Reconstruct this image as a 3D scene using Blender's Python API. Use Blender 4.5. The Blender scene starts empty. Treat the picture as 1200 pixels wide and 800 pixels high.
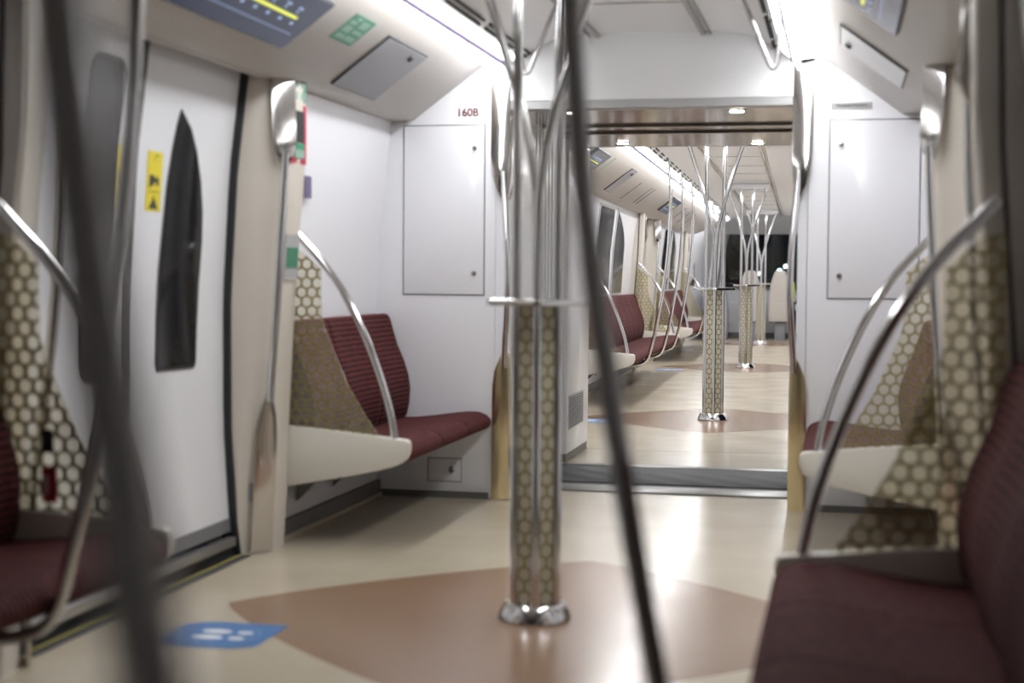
import bpy, bmesh, math, random
from mathutils import Vector, Matrix
random.seed(7)
S = bpy.context.scene
COL = S.collection
PI = math.pi

# ------------------------------------------------------------------ materials
MATS = {}
def nt(name):
    m = bpy.data.materials.new(name); m.use_nodes = True
    MATS[name] = m
    t = m.node_tree; b = t.nodes['Principled BSDF']
    return m, t, b
def mat(name, col, rough=.5, metal=0, spec=.5, coat=0, emit=None, es=0, bump=0, bscale=200, aniso=0, vary=0):
    m, t, b = nt(name)
    b.inputs['Base Color'].default_value = (*col, 1)
    b.inputs['Roughness'].default_value = rough
    b.inputs['Metallic'].default_value = metal
    b.inputs['Specular IOR Level'].default_value = spec
    b.inputs['Coat Weight'].default_value = coat
    b.inputs['Coat Roughness'].default_value = .08
    if emit:
        b.inputs['Emission Color'].default_value = (*emit, 1)
        b.inputs['Emission Strength'].default_value = es
    N, L = t.nodes, t.links
    if vary or bump:
        tc = N.new('ShaderNodeTexCoord'); nz = N.new('ShaderNodeTexNoise')
        nz.inputs['Scale'].default_value = bscale; nz.inputs['Detail'].default_value = 3
        L.new(tc.outputs['Object'], nz.inputs['Vector'])
    if vary:
        nv = N.new('ShaderNodeTexNoise'); nv.inputs['Scale'].default_value = 3.5
        L.new(tc.outputs['Object'], nv.inputs['Vector'])
        mx = N.new('ShaderNodeMix'); mx.data_type = 'RGBA'
        mx.inputs[6].default_value = (*[c*(1-vary) for c in col], 1); mx.inputs[7].default_value = (*[min(1, c*(1+vary)) for c in col], 1)
        L.new(nv.outputs['Fac'], mx.inputs[0]); L.new(mx.outputs[2], b.inputs['Base Color'])
    if bump:
        bp = N.new('ShaderNodeBump'); bp.inputs['Strength'].default_value = bump; bp.inputs['Distance'].default_value = .002
        L.new(nz.outputs['Fac'], bp.inputs['Height']); L.new(bp.outputs['Normal'], b.inputs['Normal'])
    return m
mat('white_panel', (.80, .80, .83), .28, coat=.3, vary=.01)
mat('white_door', (.74, .745, .77), .34, vary=.015)
mat('ceiling_white', (.91, .92, .93), .38, vary=.01)
mat('valance', (.53, .50, .465), .38, vary=.02)
mat('beige', (.64, .59, .52), .35, coat=.2, vary=.02)
mat('ledge', (.70, .67, .60), .35, coat=.2, vary=.015)
mat('chrome', (.74, .73, .73), .13, metal=1)
mat('chrome_plate', (.60, .58, .56), .14, metal=1)
mat('dark_chrome', (.50, .48, .48), .22, metal=1)
mat('gasket', (.018, .018, .02), .55)
mat('groove', (.16, .16, .18), .6)
mat('skirting', (.15, .145, .135), .5, vary=.05)
mat('skirt_strip', (.42, .36, .26), .4)
mat('dark_glass', (.012, .012, .014), .08, spec=.25)
mat('sill_metal', (.5, .5, .5), .35, metal=1)
mat('yellow', (.72, .60, .03), .45)
mat('dull_yellow', (.30, .26, .05), .6)
mat('kick_grey', (.16, .16, .165), .45)
mat('black_ink', (.03, .03, .03), .5)
mat('white_ink', (.8, .8, .8), .5)
mat('red_ink', (.28, .03, .04), .5)
mat('number_red', (.13, .012, .018), .5)
mat('chrome_yellow_reflection', (.74, .64, .42), .2, metal=1)  # chrome; yellowish reflection of floor and light painted into the base colour
mat('soffit_groove', (.16, .14, .12), .35, metal=.5)
mat('green_ink', (.03, .27, .15), .45)
mat('pale_green', (.24, .40, .32), .45)
mat('green_sign', (.07, .24, .15), .45)
mat('red_sign', (.50, .05, .08), .4)
mat('purple_sign', (.14, .11, .22), .45)
mat('blue_sticker', (.05, .17, .42), .4)
mat('grey_panel', (.26, .26, .275), .4)
mat('label_grey', (.42, .42, .42), .5)
mat('screen', (.02, .03, .05), .18, emit=(.08, .11, .20), es=.14)
mat('screen_line', (.1, .12, .2), .3, emit=(.25, .32, .5), es=.4)
mat('screen_yellow', (.5, .5, .05), .3, emit=(.6, .65, .08), es=.7)
mat('screen_dot', (.2, .25, .4), .3, emit=(.3, .4, .6), es=.5)
mat('lamp', (1, 1, 1), .5, emit=(.97, .985, 1), es=9.5)
mat('cove_lamp', (1, 1, 1), .5, emit=(.97, .985, 1), es=5.0)
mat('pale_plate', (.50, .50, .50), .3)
mat('ring_line', (.15, .3, .55), .5)
mat('spot', (1, 1, 1), .5, emit=(1, .95, .85), es=14.0)
mat('violet_fringe', (.16, .10, .30), .4)  # dark gap beside the diffuser, violet lens fringe painted into its colour
mat('soffit', (.50, .44, .38), .13, metal=1)
mat('threshold', (.055, .057, .06), .62, metal=0, spec=.25, bump=.6, bscale=90)
_m = MATS['threshold']; _N, _L = _m.node_tree.nodes, _m.node_tree.links
_tc = _N.new('ShaderNodeTexCoord'); _w = _N.new('ShaderNodeTexWave'); _w.bands_direction = 'DIAGONAL'; _w.inputs['Scale'].default_value = 2.2; _w.inputs['Distortion'].default_value = .6
_b = _N.new('ShaderNodeBump'); _b.inputs['Strength'].default_value = .5; _b.inputs['Distance'].default_value = .01
_L.new(_tc.outputs['Object'], _w.inputs['Vector']); _L.new(_w.outputs['Fac'], _b.inputs['Height']); _L.new(_b.outputs['Normal'], _N['Principled BSDF'].inputs['Normal'])
mat('threshold_trim', (.17, .165, .155), .35, metal=.4)
mat('orange', (.65, .22, .04), .5)
mat('bellows', (.42, .42, .44), .6)
mat('vent_grey', (.45, .45, .45), .4)
mat('slot', (.03, .03, .03), .6)
mat('skin', (.45, .27, .19), .5)
mat('dark_cloth', (.02, .022, .03), .85, bump=.4)
mat('hair', (.02, .015, .012), .7)
mat('hi_vis', (.62, .78, .04), .6, emit=(.62, .78, .04), es=0)
mat('shoe', (.015, .015, .015), .4)
mat('city_lamp', (1, 1, 1), .5, emit=(.8, .95, 1), es=6)
mat('city_red', (1, .1, .1), .5, emit=(1, .05, .1), es=6)
mat('night', (.006, .007, .009), .9)
mat('rear_dark', (.25, .24, .23), .7)
mat('front_seat', (.56, .52, .48), .4, vary=.02)

def m_floor():
    m, t, b = nt('floor_vinyl'); N, L = t.nodes, t.links
    tc = N.new('ShaderNodeTexCoord')
    n1 = N.new('ShaderNodeTexNoise'); n1.inputs['Scale'].default_value = 2.2; n1.inputs['Detail'].default_value = 4
    L.new(tc.outputs['Object'], n1.inputs['Vector'])
    sp = N.new('ShaderNodeTexNoise'); sp.inputs['Scale'].default_value = 260; sp.inputs['Detail'].default_value = 2
    L.new(tc.outputs['Object'], sp.inputs['Vector'])
    mx = N.new('ShaderNodeMix'); mx.data_type = 'RGBA'
    mx.inputs[6].default_value = (.45, .385, .29, 1); mx.inputs[7].default_value = (.53, .46, .355, 1)
    L.new(n1.outputs['Fac'], mx.inputs[0])
    # brown rounded diamond about each door centre: object y is measured from a door centre, repeats every 7.68 m
    sx = N.new('ShaderNodeSeparateXYZ'); L.new(tc.outputs['Object'], sx.inputs[0])
    def M(op, a, bb=None, c=None):
        n = N.new('ShaderNodeMath'); n.operation = op
        for i, v in enumerate((a, bb, c)):
            if v is None: continue
            if isinstance(v, (int, float)): n.inputs[i].default_value = v
            else: L.new(v, n.inputs[i])
        return n.outputs[0]
    yy = M('ADD', sx.outputs['Y'], 3.84); yy = M('FLOORED_MODULO', yy, 7.68); yy = M('SUBTRACT', yy, 3.84)
    ax = M('DIVIDE', M('ABSOLUTE', M('ADD', sx.outputs['X'], .02)), 1.13); ay = M('DIVIDE', M('ABSOLUTE', yy), 1.13)
    # lens: parabola in x, softened pointed tips on the sides
    lens = M('ADD', M('POWER', ax, 1.12), M('POWER', ay, 1.22))
    ins = M('LESS_THAN', lens, 1.0)
    mb = N.new('ShaderNodeMix'); mb.data_type = 'RGBA'
    mb.inputs[7].default_value = (.275, .172, .112, 1)
    L.new(ins, mb.inputs[0]); L.new(mx.outputs[2], mb.inputs[6])
    # fleck
    ms = N.new('ShaderNodeMix'); ms.data_type = 'RGBA'; ms.blend_type = 'MULTIPLY'; ms.inputs[0].default_value = .25
    L.new(mb.outputs[2], ms.inputs[6]); L.new(sp.outputs['Color'], ms.inputs[7])
    L.new(mb.outputs[2], b.inputs['Base Color'])
    # seams in the vinyl
    sc = N.new('ShaderNodeMapRange'); sc.inputs[1].default_value = .3; sc.inputs[2].default_value = .7
    sc.inputs[3].default_value = .19; sc.inputs[4].default_value = .27
    L.new(n1.outputs['Fac'], sc.inputs[0]); L.new(sc.outputs[0], b.inputs['Roughness'])
    b.inputs['Specular IOR Level'].default_value = .45
    b.inputs['Coat Weight'].default_value = .08; b.inputs['Coat Roughness'].default_value = .12
    bp = N.new('ShaderNodeBump'); bp.inputs['Strength'].default_value = .03; bp.inputs['Distance'].default_value = .012
    nb = N.new('ShaderNodeTexNoise'); nb.inputs['Scale'].default_value = 7
    L.new(tc.outputs['Object'], nb.inputs['Vector']); L.new(nb.outputs['Fac'], bp.inputs['Height'])
m_floor()

def m_seat(nm, axis):
    m, t, b = nt(nm); N, L = t.nodes, t.links
    tc = N.new('ShaderNodeTexCoord')
    w = N.new('ShaderNodeTexWave'); w.wave_type = 'BANDS'; w.bands_direction = axis
    w.inputs['Scale'].default_value = 13; w.inputs['Distortion'].default_value = 1.5; w.inputs['Detail'].default_value = 1
    w.inputs['Detail Scale'].default_value = 6
    L.new(tc.outputs['Object'], w.inputs['Vector'])
    mx = N.new('ShaderNodeMix'); mx.data_type = 'RGBA'
    mx.inputs[6].default_value = (.024, .006, .007, 1); mx.inputs[7].default_value = (.125, .028, .029, 1)
    L.new(w.outputs['Fac'], mx.inputs[0])
    v = N.new('ShaderNodeTexVoronoi'); v.inputs['Scale'].default_value = 42
    L.new(tc.outputs['Object'], v.inputs['Vector'])
    lt = N.new('ShaderNodeMath'); lt.operation = 'LESS_THAN'; lt.inputs[1].default_value = .16
    L.new(v.outputs['Distance'], lt.inputs[0])
    m2 = N.new('ShaderNodeMix'); m2.data_type = 'RGBA'; m2.inputs[7].default_value = (.20, .07, .065, 1)
    L.new(lt.outputs[0], m2.inputs[0]); L.new(mx.outputs[2], m2.inputs[6]); L.new(m2.outputs[2], b.inputs['Base Color'])
    b.inputs['Roughness'].default_value = .85; b.inputs['Specular IOR Level'].default_value = .2
    bp = N.new('ShaderNodeBump'); bp.inputs['Strength'].default_value = .5; bp.inputs['Distance'].default_value = .004
    L.new(w.outputs['Fac'], bp.inputs['Height']); L.new(bp.outputs['Normal'], b.inputs['Normal'])
m_seat('seat_fabric', 'Y'); m_seat('back_fabric', 'Z')

def hexnodes(t, vec, pitch, lw):
    """honeycomb line mask in the plane of vec.x / vec.y"""
    N, L = t.nodes, t.links
    def V(op, a, bv=None, scale=None):
        n = N.new('ShaderNodeVectorMath'); n.operation = op
        for i, v in enumerate((a, bv)):
            if v is None: continue
            if isinstance(v, tuple): n.inputs[i].default_value = v
            else: L.new(v, n.inputs[i])
        if scale is not None: n.inputs['Scale'].default_value = scale
        return n
    def M(op, a, bb=None):
        n = N.new('ShaderNodeMath'); n.operation = op
        for i, v in enumerate((a, bb)):
            if v is None: continue
            if isinstance(v, (int, float)): n.inputs[i].default_value = v
            else: L.new(v, n.inputs[i])
        return n.outputs[0]
    s = (1, 1.7320508, 1); h = (.5, .8660254, .5)
    p = V('SCALE', vec, scale=1/pitch).outputs[0]
    a = V('SUBTRACT', V('MODULO', V('ADD', p, (1000*1, 1000*1.7320508, 0)).outputs[0], s).outputs[0], h).outputs[0]
    b2 = V('SUBTRACT', V('MODULO', V('ADD', p, (1000.5, 1000.5*1.7320508, 0)).outputs[0], s).outputs[0], h).outputs[0]
    def hexd(v):
        ab = V('ABSOLUTE', v).outputs[0]
        sx = N.new('ShaderNodeSeparateXYZ'); L.new(ab, sx.inputs[0])
        d1 = M('ADD', M('MULTIPLY', sx.outputs[0], .5), M('MULTIPLY', sx.outputs[1], .8660254))
        return M('MAXIMUM', d1, sx.outputs[0])
    d = M('MINIMUM', hexd(a), hexd(b2))       # 0 centre .. .5 at the cell edge
    return M('GREATER_THAN', d, .5 - lw)
def m_pattern(name, plane, tint, clear, lw):
    m, t, b = nt(name); N, L = t.nodes, t.links
    tc = N.new('ShaderNodeTexCoord'); sx = N.new('ShaderNodeSeparateXYZ'); L.new(tc.outputs['Object'], sx.inputs[0])
    cb = N.new('ShaderNodeCombineXYZ')
    L.new(sx.outputs[plane[0]], cb.inputs[0]); L.new(sx.outputs[plane[1]], cb.inputs[1])
    k = hexnodes(t, cb.outputs[0], .047, lw)
    b.inputs['Base Color'].default_value = (.27, .215, .085, 1); b.inputs['Roughness'].default_value = .45
    b.inputs['Metallic'].default_value = .25
    tr = N.new('ShaderNodeBsdfTransparent'); tr.inputs[0].default_value = (*tint, 1)
    gl = N.new('ShaderNodeBsdfGlossy'); gl.inputs['Roughness'].default_value = .05
    df = N.new('ShaderNodeBsdfDiffuse'); df.inputs[0].default_value = (.80, .77, .62, 1)
    m1 = N.new('ShaderNodeMixShader'); m1.inputs[0].default_value = clear
    L.new(df.outputs[0], m1.inputs[1]); L.new(tr.outputs[0], m1.inputs[2])
    fr = N.new('ShaderNodeFresnel'); fr.inputs[0].default_value = 1.35
    m2 = N.new('ShaderNodeMixShader'); L.new(fr.outputs[0], m2.inputs[0])
    L.new(m1.outputs[0], m2.inputs[1]); L.new(gl.outputs[0], m2.inputs[2])
    m3 = N.new('ShaderNodeMixShader'); L.new(k, m3.inputs[0])
    L.new(m2.outputs[0], m3.inputs[1]); L.new(b.outputs[0], m3.inputs[2])
    L.new(m3.outputs[0], N['Material Output'].inputs['Surface'])
m_pattern('pattern_glass', ('X', 'Z'), (.98, .96, .88), .86, .075)
m_pattern('column_glass', ('X', 'Z'), (.93, .90, .72), .30, .10)

# ------------------------------------------------------------------ mesh helpers
class MB:
    def __init__(s): s.v = []; s.f = []
    def add(s, vs, fs):
        o = len(s.v); s.v += [tuple(v) for v in vs]; s.f += [tuple(i+o for i in f) for f in fs]; return s
    def box(s, a, b):
        x0, y0, z0 = a; x1, y1, z1 = b
        return s.add([(x0,y0,z0),(x1,y0,z0),(x1,y1,z0),(x0,y1,z0),(x0,y0,z1),(x1,y0,z1),(x1,y1,z1),(x0,y1,z1)],
                     [(3,2,1,0),(4,5,6,7),(0,1,5,4),(1,2,6,5),(2,3,7,6),(3,0,4,7)])
    def prism(s, poly, axis, a, b):
        """poly in the other two axes (in x<y<z order), extruded along axis from a to b"""
        def P(p, t): return {'x': (t, p[0], p[1]), 'y': (p[0], t, p[1]), 'z': (p[0], p[1], t)}[axis]
        n = len(poly)
        return s.add([P(p, a) for p in poly]+[P(p, b) for p in poly],
                     [tuple(range(n)), tuple(range(2*n-1, n-1, -1))]+[(i, i+n, (i+1) % n+n, (i+1) % n) for i in range(n)])
    def loft(s, rings, cap=True, closed=True):
        n = len(rings[0]); vs = [p for r in rings for p in r]; fs = []
        for k in range(len(rings)-1):
            for i in range(n if closed else n-1):
                j = (i+1) % n; fs.append((k*n+i, k*n+j, (k+1)*n+j, (k+1)*n+i))
        if cap: fs += [tuple(range(n-1, -1, -1)), tuple((len(rings)-1)*n+i for i in range(n))]
        return s.add(vs, fs)
    def tube(s, path, r, seg=12, smooth=0):
        P = [Vector(p) for p in path]
        for _ in range(smooth):
            Q = [P[0]]
            for a, b in zip(P, P[1:]): Q += [a*.75+b*.25, a*.25+b*.75]
            P = Q + [P[-1]]
        rings = []; prev = None
        for i, p in enumerate(P):
            t = (P[min(i+1, len(P)-1)]-P[max(i-1, 0)]).normalized()
            if prev is None:
                up = Vector((0, 1, 0)) if abs(t.y) < .9 else Vector((1, 0, 0))
                n = t.cross(up).normalized()
            else: n = (prev-t*prev.dot(t)).normalized()
            prev = n; bn = t.cross(n)
            rr = r[i*(len(r)-1)//max(1, len(P)-1)] if isinstance(r, (list, tuple)) else r
            rings.append([tuple(p+n*math.cos(2*PI*k/seg)*rr+bn*math.sin(2*PI*k/seg)*rr) for k in range(seg)])
        return s.loft(rings)
    def lathe(s, prof, c=(0, 0, 0), seg=32, axis='z'):
        rings = []
        for r, h in prof:
            ring = []
            for k in range(seg):
                a = 2*PI*k/seg; x, y = r*math.cos(a), r*math.sin(a)
                q = (x, y, h) if axis == 'z' else ((x, h, y) if axis == 'y' else (h, x, y))
                ring.append((c[0]+q[0], c[1]+q[1], c[2]+q[2]))
            rings.append(ring)
        return s.loft(rings)
    def mesh(s, name, material, flip=False, bevel=0, bseg=2, xf=None):
        me = bpy.data.meshes.new(name)
        v = s.v
        if xf: v = [tuple(xf @ Vector(p)) for p in v]
        if flip: v = [(-x, y, z) for x, y, z in v]
        me.from_pydata(v, [], s.f)
        bm = bmesh.new(); bm.from_mesh(me)
        bmesh.ops.recalc_face_normals(bm, faces=bm.faces)
        if bevel:
            es = [e for e in bm.edges if len(e.link_faces) == 2 and e.calc_face_angle(0) > .5]
            bmesh.ops.bevel(bm, geom=es, offset=bevel, segments=bseg, affect='EDGES', clamp_overlap=True, profile=.5)
        bm.to_mesh(me); bm.free()
        for p in me.polygons: p.use_smooth = True
        me.set_sharp_from_angle(angle=.6)
        me.materials.append(MATS[material])
        return me
CACHE = {}
def cached(key, fn):
    if key not in CACHE: CACHE[key] = fn()
    return CACHE[key]

# ------------------------------------------------------------------ frames
XC = .04
M1 = Matrix.Translation((XC, 5.12, 0))
M2 = Matrix.Translation((-.014+XC, 12.809, 0)) @ Matrix.Rotation(.0255, 4, 'Z')
def place(o, M, x=0, y=0, z=0, rz=0):
    o.matrix_world = M @ Matrix.Translation((x, y, z)) @ Matrix.Rotation(rz, 4, 'Z')
    return o
def tag(o, label=None, cat=None, group=None, kind=None):
    if label: o['label'] = label
    if cat: o['category'] = cat
    if group: o['group'] = group
    if kind: o['kind'] = kind
    return o
def thing(name, label, cat, M, x=0, y=0, z=0, rz=0, group=None):
    o = bpy.data.objects.new(name, None); COL.objects.link(o); o.empty_display_size = .1
    place(o, M, x, y, z, rz); return tag(o, label, cat, group)
def ob(name, me, parent=None, M=None, x=0, y=0, z=0, rz=0, label=None):
    o = bpy.data.objects.new(name, me); COL.objects.link(o)
    if parent is not None: o.parent = parent
    elif M is not None: place(o, M, x, y, z, rz)
    if label: o['label'] = label
    return o
def struct(name, mb, material, M, **k):
    o = ob(name, mb.mesh(name, material, **k), M=M); o['kind'] = 'structure'; return o
def textmesh(txt, size, material, depth=.0008, off=0):
    cu = bpy.data.curves.new('t', 'FONT'); cu.body = txt; cu.size = size; cu.extrude = depth; cu.offset = off
    cu.align_x = 'CENTER'; cu.align_y = 'CENTER'
    o = bpy.data.objects.new('t', cu); COL.objects.link(o)
    bpy.context.view_layer.update()
    me = bpy.data.meshes.new_from_object(o.evaluated_get(bpy.context.evaluated_depsgraph_get()))
    bpy.data.objects.remove(o); bpy.data.curves.remove(cu)
    me.materials.clear(); me.materials.append(MATS[material]); return me

# ------------------------------------------------------------------ car shell
NEAR = dict(M=M1, y0=-6.2, y1=2.745, doors=(0,), word='near')
FAR = dict(M=M2, y0=-2.41, y1=18.6, doors=(0, 7.68), word='far')
WALL = [(1.44, 0), (1.455, .45), (1.452, 1.0), (1.43, 1.45), (1.37, 1.99)]
VAL = [(1.37, 1.987), (1.25, 1.995), (.88, 2.27)]
CEIL = 2.42
def wall_u(z):
    for (u0, z0), (u1, z1) in zip(WALL, WALL[1:]):
        if z <= z1: return u0+(u1-u0)*(z-z0)/(z1-z0)
    return WALL[-1][0]
def door_u(z):
    D = [(1.50, 0), (1.516, .11), (1.543, .54), (1.545, 1.07), (1.516, 1.6), (1.459, 2.07), (1.44, 2.2)]
    for (u0, z0), (u1, z1) in zip(D, D[1:]):
        if z <= z1: return u0+(u1-u0)*(z-z0)/(z1-z0)
    return D[-1][0]
def sheet(prof, t, ya, yb):
    """extrude an open (u,z) profile along y with thickness t outward (larger u / upward)"""
    out = [(u+t, z+ (t if z > 1.98 else 0)) for u, z in prof]
    return MB().prism(prof+out[::-1], 'y', ya, yb)

def curved_window(y0, y1, z0, z1, rnd, ufun, pointed=None, off=0.0, th=.012):
    """a pane outline (y,z) -> solid following the wall's curve. pointed: 'far'/'near' side curves up to a tip"""
    pts = []
    if pointed:
        # straight jamb on one side, bow on the other, meeting in a tip on the straight side
        n = 14; w = y1-y0
        bow = []
        for i in range(n+1):
            t = i/n; z = z0+rnd+(z1-z0-rnd)*t
            k = 1-.10*(1-t)**2 if t < .45 else 1-.10*(.55**2)*0-((t-.45)/.55)**2.1
            if t < .45: k = .96+.04*(t/.45)
            bow.append((k, z))
        if pointed == 'near':        # tip at y0
            pts = [(y0+rnd, z0), (y1-rnd-.02, z0)]+[(y0+w*k, z) for k, z in bow]
            pts += [(y0, z1-.25*(z1-z0)), (y0-.0, z0+rnd)]
            # shift the tip a little inside
        else:
            pts = [(y1-rnd, z0), (y0+rnd+.02, z0)]+[(y1-w*k, z) for k, z in bow]
            pts += [(y1, z1-.25*(z1-z0)), (y1, z0+rnd)]
    else:
        for cx, cz, a0 in ((y1-rnd, z0+rnd, -90), (y1-rnd, z1-rnd, 0), (y0+rnd, z1-rnd, 90), (y0+rnd, z0+rnd, 180)):
            for k in range(6):
                a = math.radians(a0+k*18); pts.append((cx+rnd*math.cos(a), cz+rnd*math.sin(a)))
    return pts
def panel_from(pts, ufun, off, th):
    """solid slab over outline pts (y,z), conforming to u=ufun(z)-off (towards the aisle)."""
    bm = bmesh.new()
    vs = [bm.verts.new((0, y, z)) for y, z in pts]
    bm.faces.new(vs)
    zs = [z for _, z in pts]; z0, z1 = min(zs), max(zs)
    n = max(1, int((z1-z0)/.15))
    for i in range(1, n):
        zc = z0+(z1-z0)*i/n
        bmesh.ops.bisect_plane(bm, geom=bm.verts[:]+bm.edges[:]+bm.faces[:], plane_co=(0, 0, zc), plane_no=(0, 0, 1), dist=1e-5)
    r = bmesh.ops.extrude_face_region(bm, geom=bm.faces[:])
    ex = set(v for v in r['geom'] if isinstance(v, bmesh.types.BMVert))
    for v in bm.verts: v.co.x = ufun(v.co.z)-off-(th if v in ex else 0)
    bm.verts.ensure_lookup_table(); bm.verts.index_update()
    mb = MB(); mb.add([tuple(v.co) for v in bm.verts], [tuple(v.index for v in f.verts) for f in bm.faces]); bm.free()
    return mb

def build_shell(car):
    M, y0, y1 = car['M'], car['y0'], car['y1']
    fl = struct('floor', MB().box((-1.62, y0, -.06), (1.62, y1, 0)), 'floor_vinyl', M)
    c = MB()
    cove = [(.62, 2.345), (.50, 2.395), (.30, CEIL)]
    prof = [(-.72, 2.262)]+[(-u, z) for u, z in cove]+[(0, CEIL+.006)]+[(u, z) for u, z in cove[::-1]]+[(.72, 2.262)]
    top = [(u, z+.05) for u, z in prof]
    c.prism(prof+top[::-1], 'y', y0, y1)
    ce = struct('ceiling', c, 'ceiling_white', M)
    # two ceiling rails and cross seams
    for s in (-1, 1):
        r = MB().box((s*.27-.012, y0, 2.400), (s*.27+.012, y1, 2.424)).box((s*.31-.004, y0, 2.402), (s*.31+.004, y1, 2.42))
        o = ob('ceiling_rail', r.mesh('ceiling_rail', 'chrome_plate', bevel=.003), ce)
    sm = MB()
    y = y0+.4
    while y < y1: sm.box((-.26, y, 2.4185), (.26, y+.006, 2.4245)); y += 1.28
    ob('panel_seam', sm.mesh('panel_seam', 'label_grey'), ce)
    for s, side in ((-1, 'left'), (1, 'right')):
        fl_ = s < 0
        w = MB()
        segs = []; cur = y0
        for d in car['doors']:
            segs.append((cur, d-.99)); cur = d+.99
        segs.append((cur, min(y1, 15.6)))
        for a, b in segs: w.add(*(lambda q: (q.v, q.f))(sheet(WALL, .03, a, b)))
        for d in car['doors']:                       # reveal over the door
            w.box((1.37, d-.9, 2.0), (1.6, d+.9, 2.03)) if False else None
        wl = struct('wall_'+side, w, 'white_panel', M, flip=fl_)
        v = MB(); v.add(*(lambda q: (q.v, q.f))(sheet(VAL, .02, y0, min(y1, 16.5))))
        v.box((1.36, y0, 1.985), (1.40, min(y1, 16.5), 2.03))
        va = ob('valance', v.mesh('valance', 'valance', flip=fl_), ce)
        # soffit over door recess
        sk = MB()
        for a, b in segs: sk.box((1.425, a, 0), (1.445, b, .085))
        o = ob('baseboard_'+side, sk.mesh('baseboard', 'skirting', flip=fl_), M=M); o['kind'] = 'structure'
        sk = MB()
        for a, b in segs: sk.box((1.412, a, 0), (1.43, b, .018))
        o = ob('floor_strip', sk.mesh('floor_strip', 'skirt_strip', flip=fl_), wl)
        # air outlets in the cove
        sl = MB(); y = y0+.1
        nearcar = car is NEAR
        while y < min(y1, 15):
            L = .60 if nearcar else .26
            for du in (0, .022):
                u = .652-du; z = 2.262+(.72-u)*.83
                q = MB().box((-.006, 0, -.012), (.006, L, .004))
                R = Matrix.Translation((u, y, z)) @ Matrix.Rotation(.69, 4, 'Y')
                sl.add([tuple(R @ Vector(p)) for p in q.v], q.f)
            y += .72 if nearcar else .55
        o = ob('air_outlet', sl.mesh('air_outlet', 'slot', flip=fl_), wl)
        # lamp: diffuser + strip for the dark gap, coloured like the lens fringe
        ys = y0 if car is FAR else -1.2
        ls = MB().prism([(.885, 2.272), (.725, 2.252), (.725, 2.275), (.885, 2.295)], 'y', ys, (16.4 if car is FAR else y1-.10))
        t = thing('ceiling_light', f'long glowing white ceiling light strip on the {side} of the {car["word"]} carriage', 'light', M, 0, ys, 0)
        o = ob('diffuser', ls.mesh('diffuser', 'lamp', flip=fl_, xf=Matrix.Translation((0, -ys, 0))), t)
        cl = MB().prism([(.711, 2.263), (.668, 2.298), (.672, 2.304), (.715, 2.269)], 'y', ys, (16.4 if car is FAR else y1-.10))
        ob('cove_diffuser', cl.mesh('cove_diffuser', 'cove_lamp', flip=fl_, xf=Matrix.Translation((0, -ys, 0))), t)
        tr = MB().box((.712, ys, 2.244), (.726, (16.4 if car is FAR else y1-.10), 2.28))
        o = ob('gap_strip', tr.mesh('gap_strip', 'violet_fringe', flip=fl_, xf=Matrix.Translation((0, -ys, 0))), t)

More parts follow.
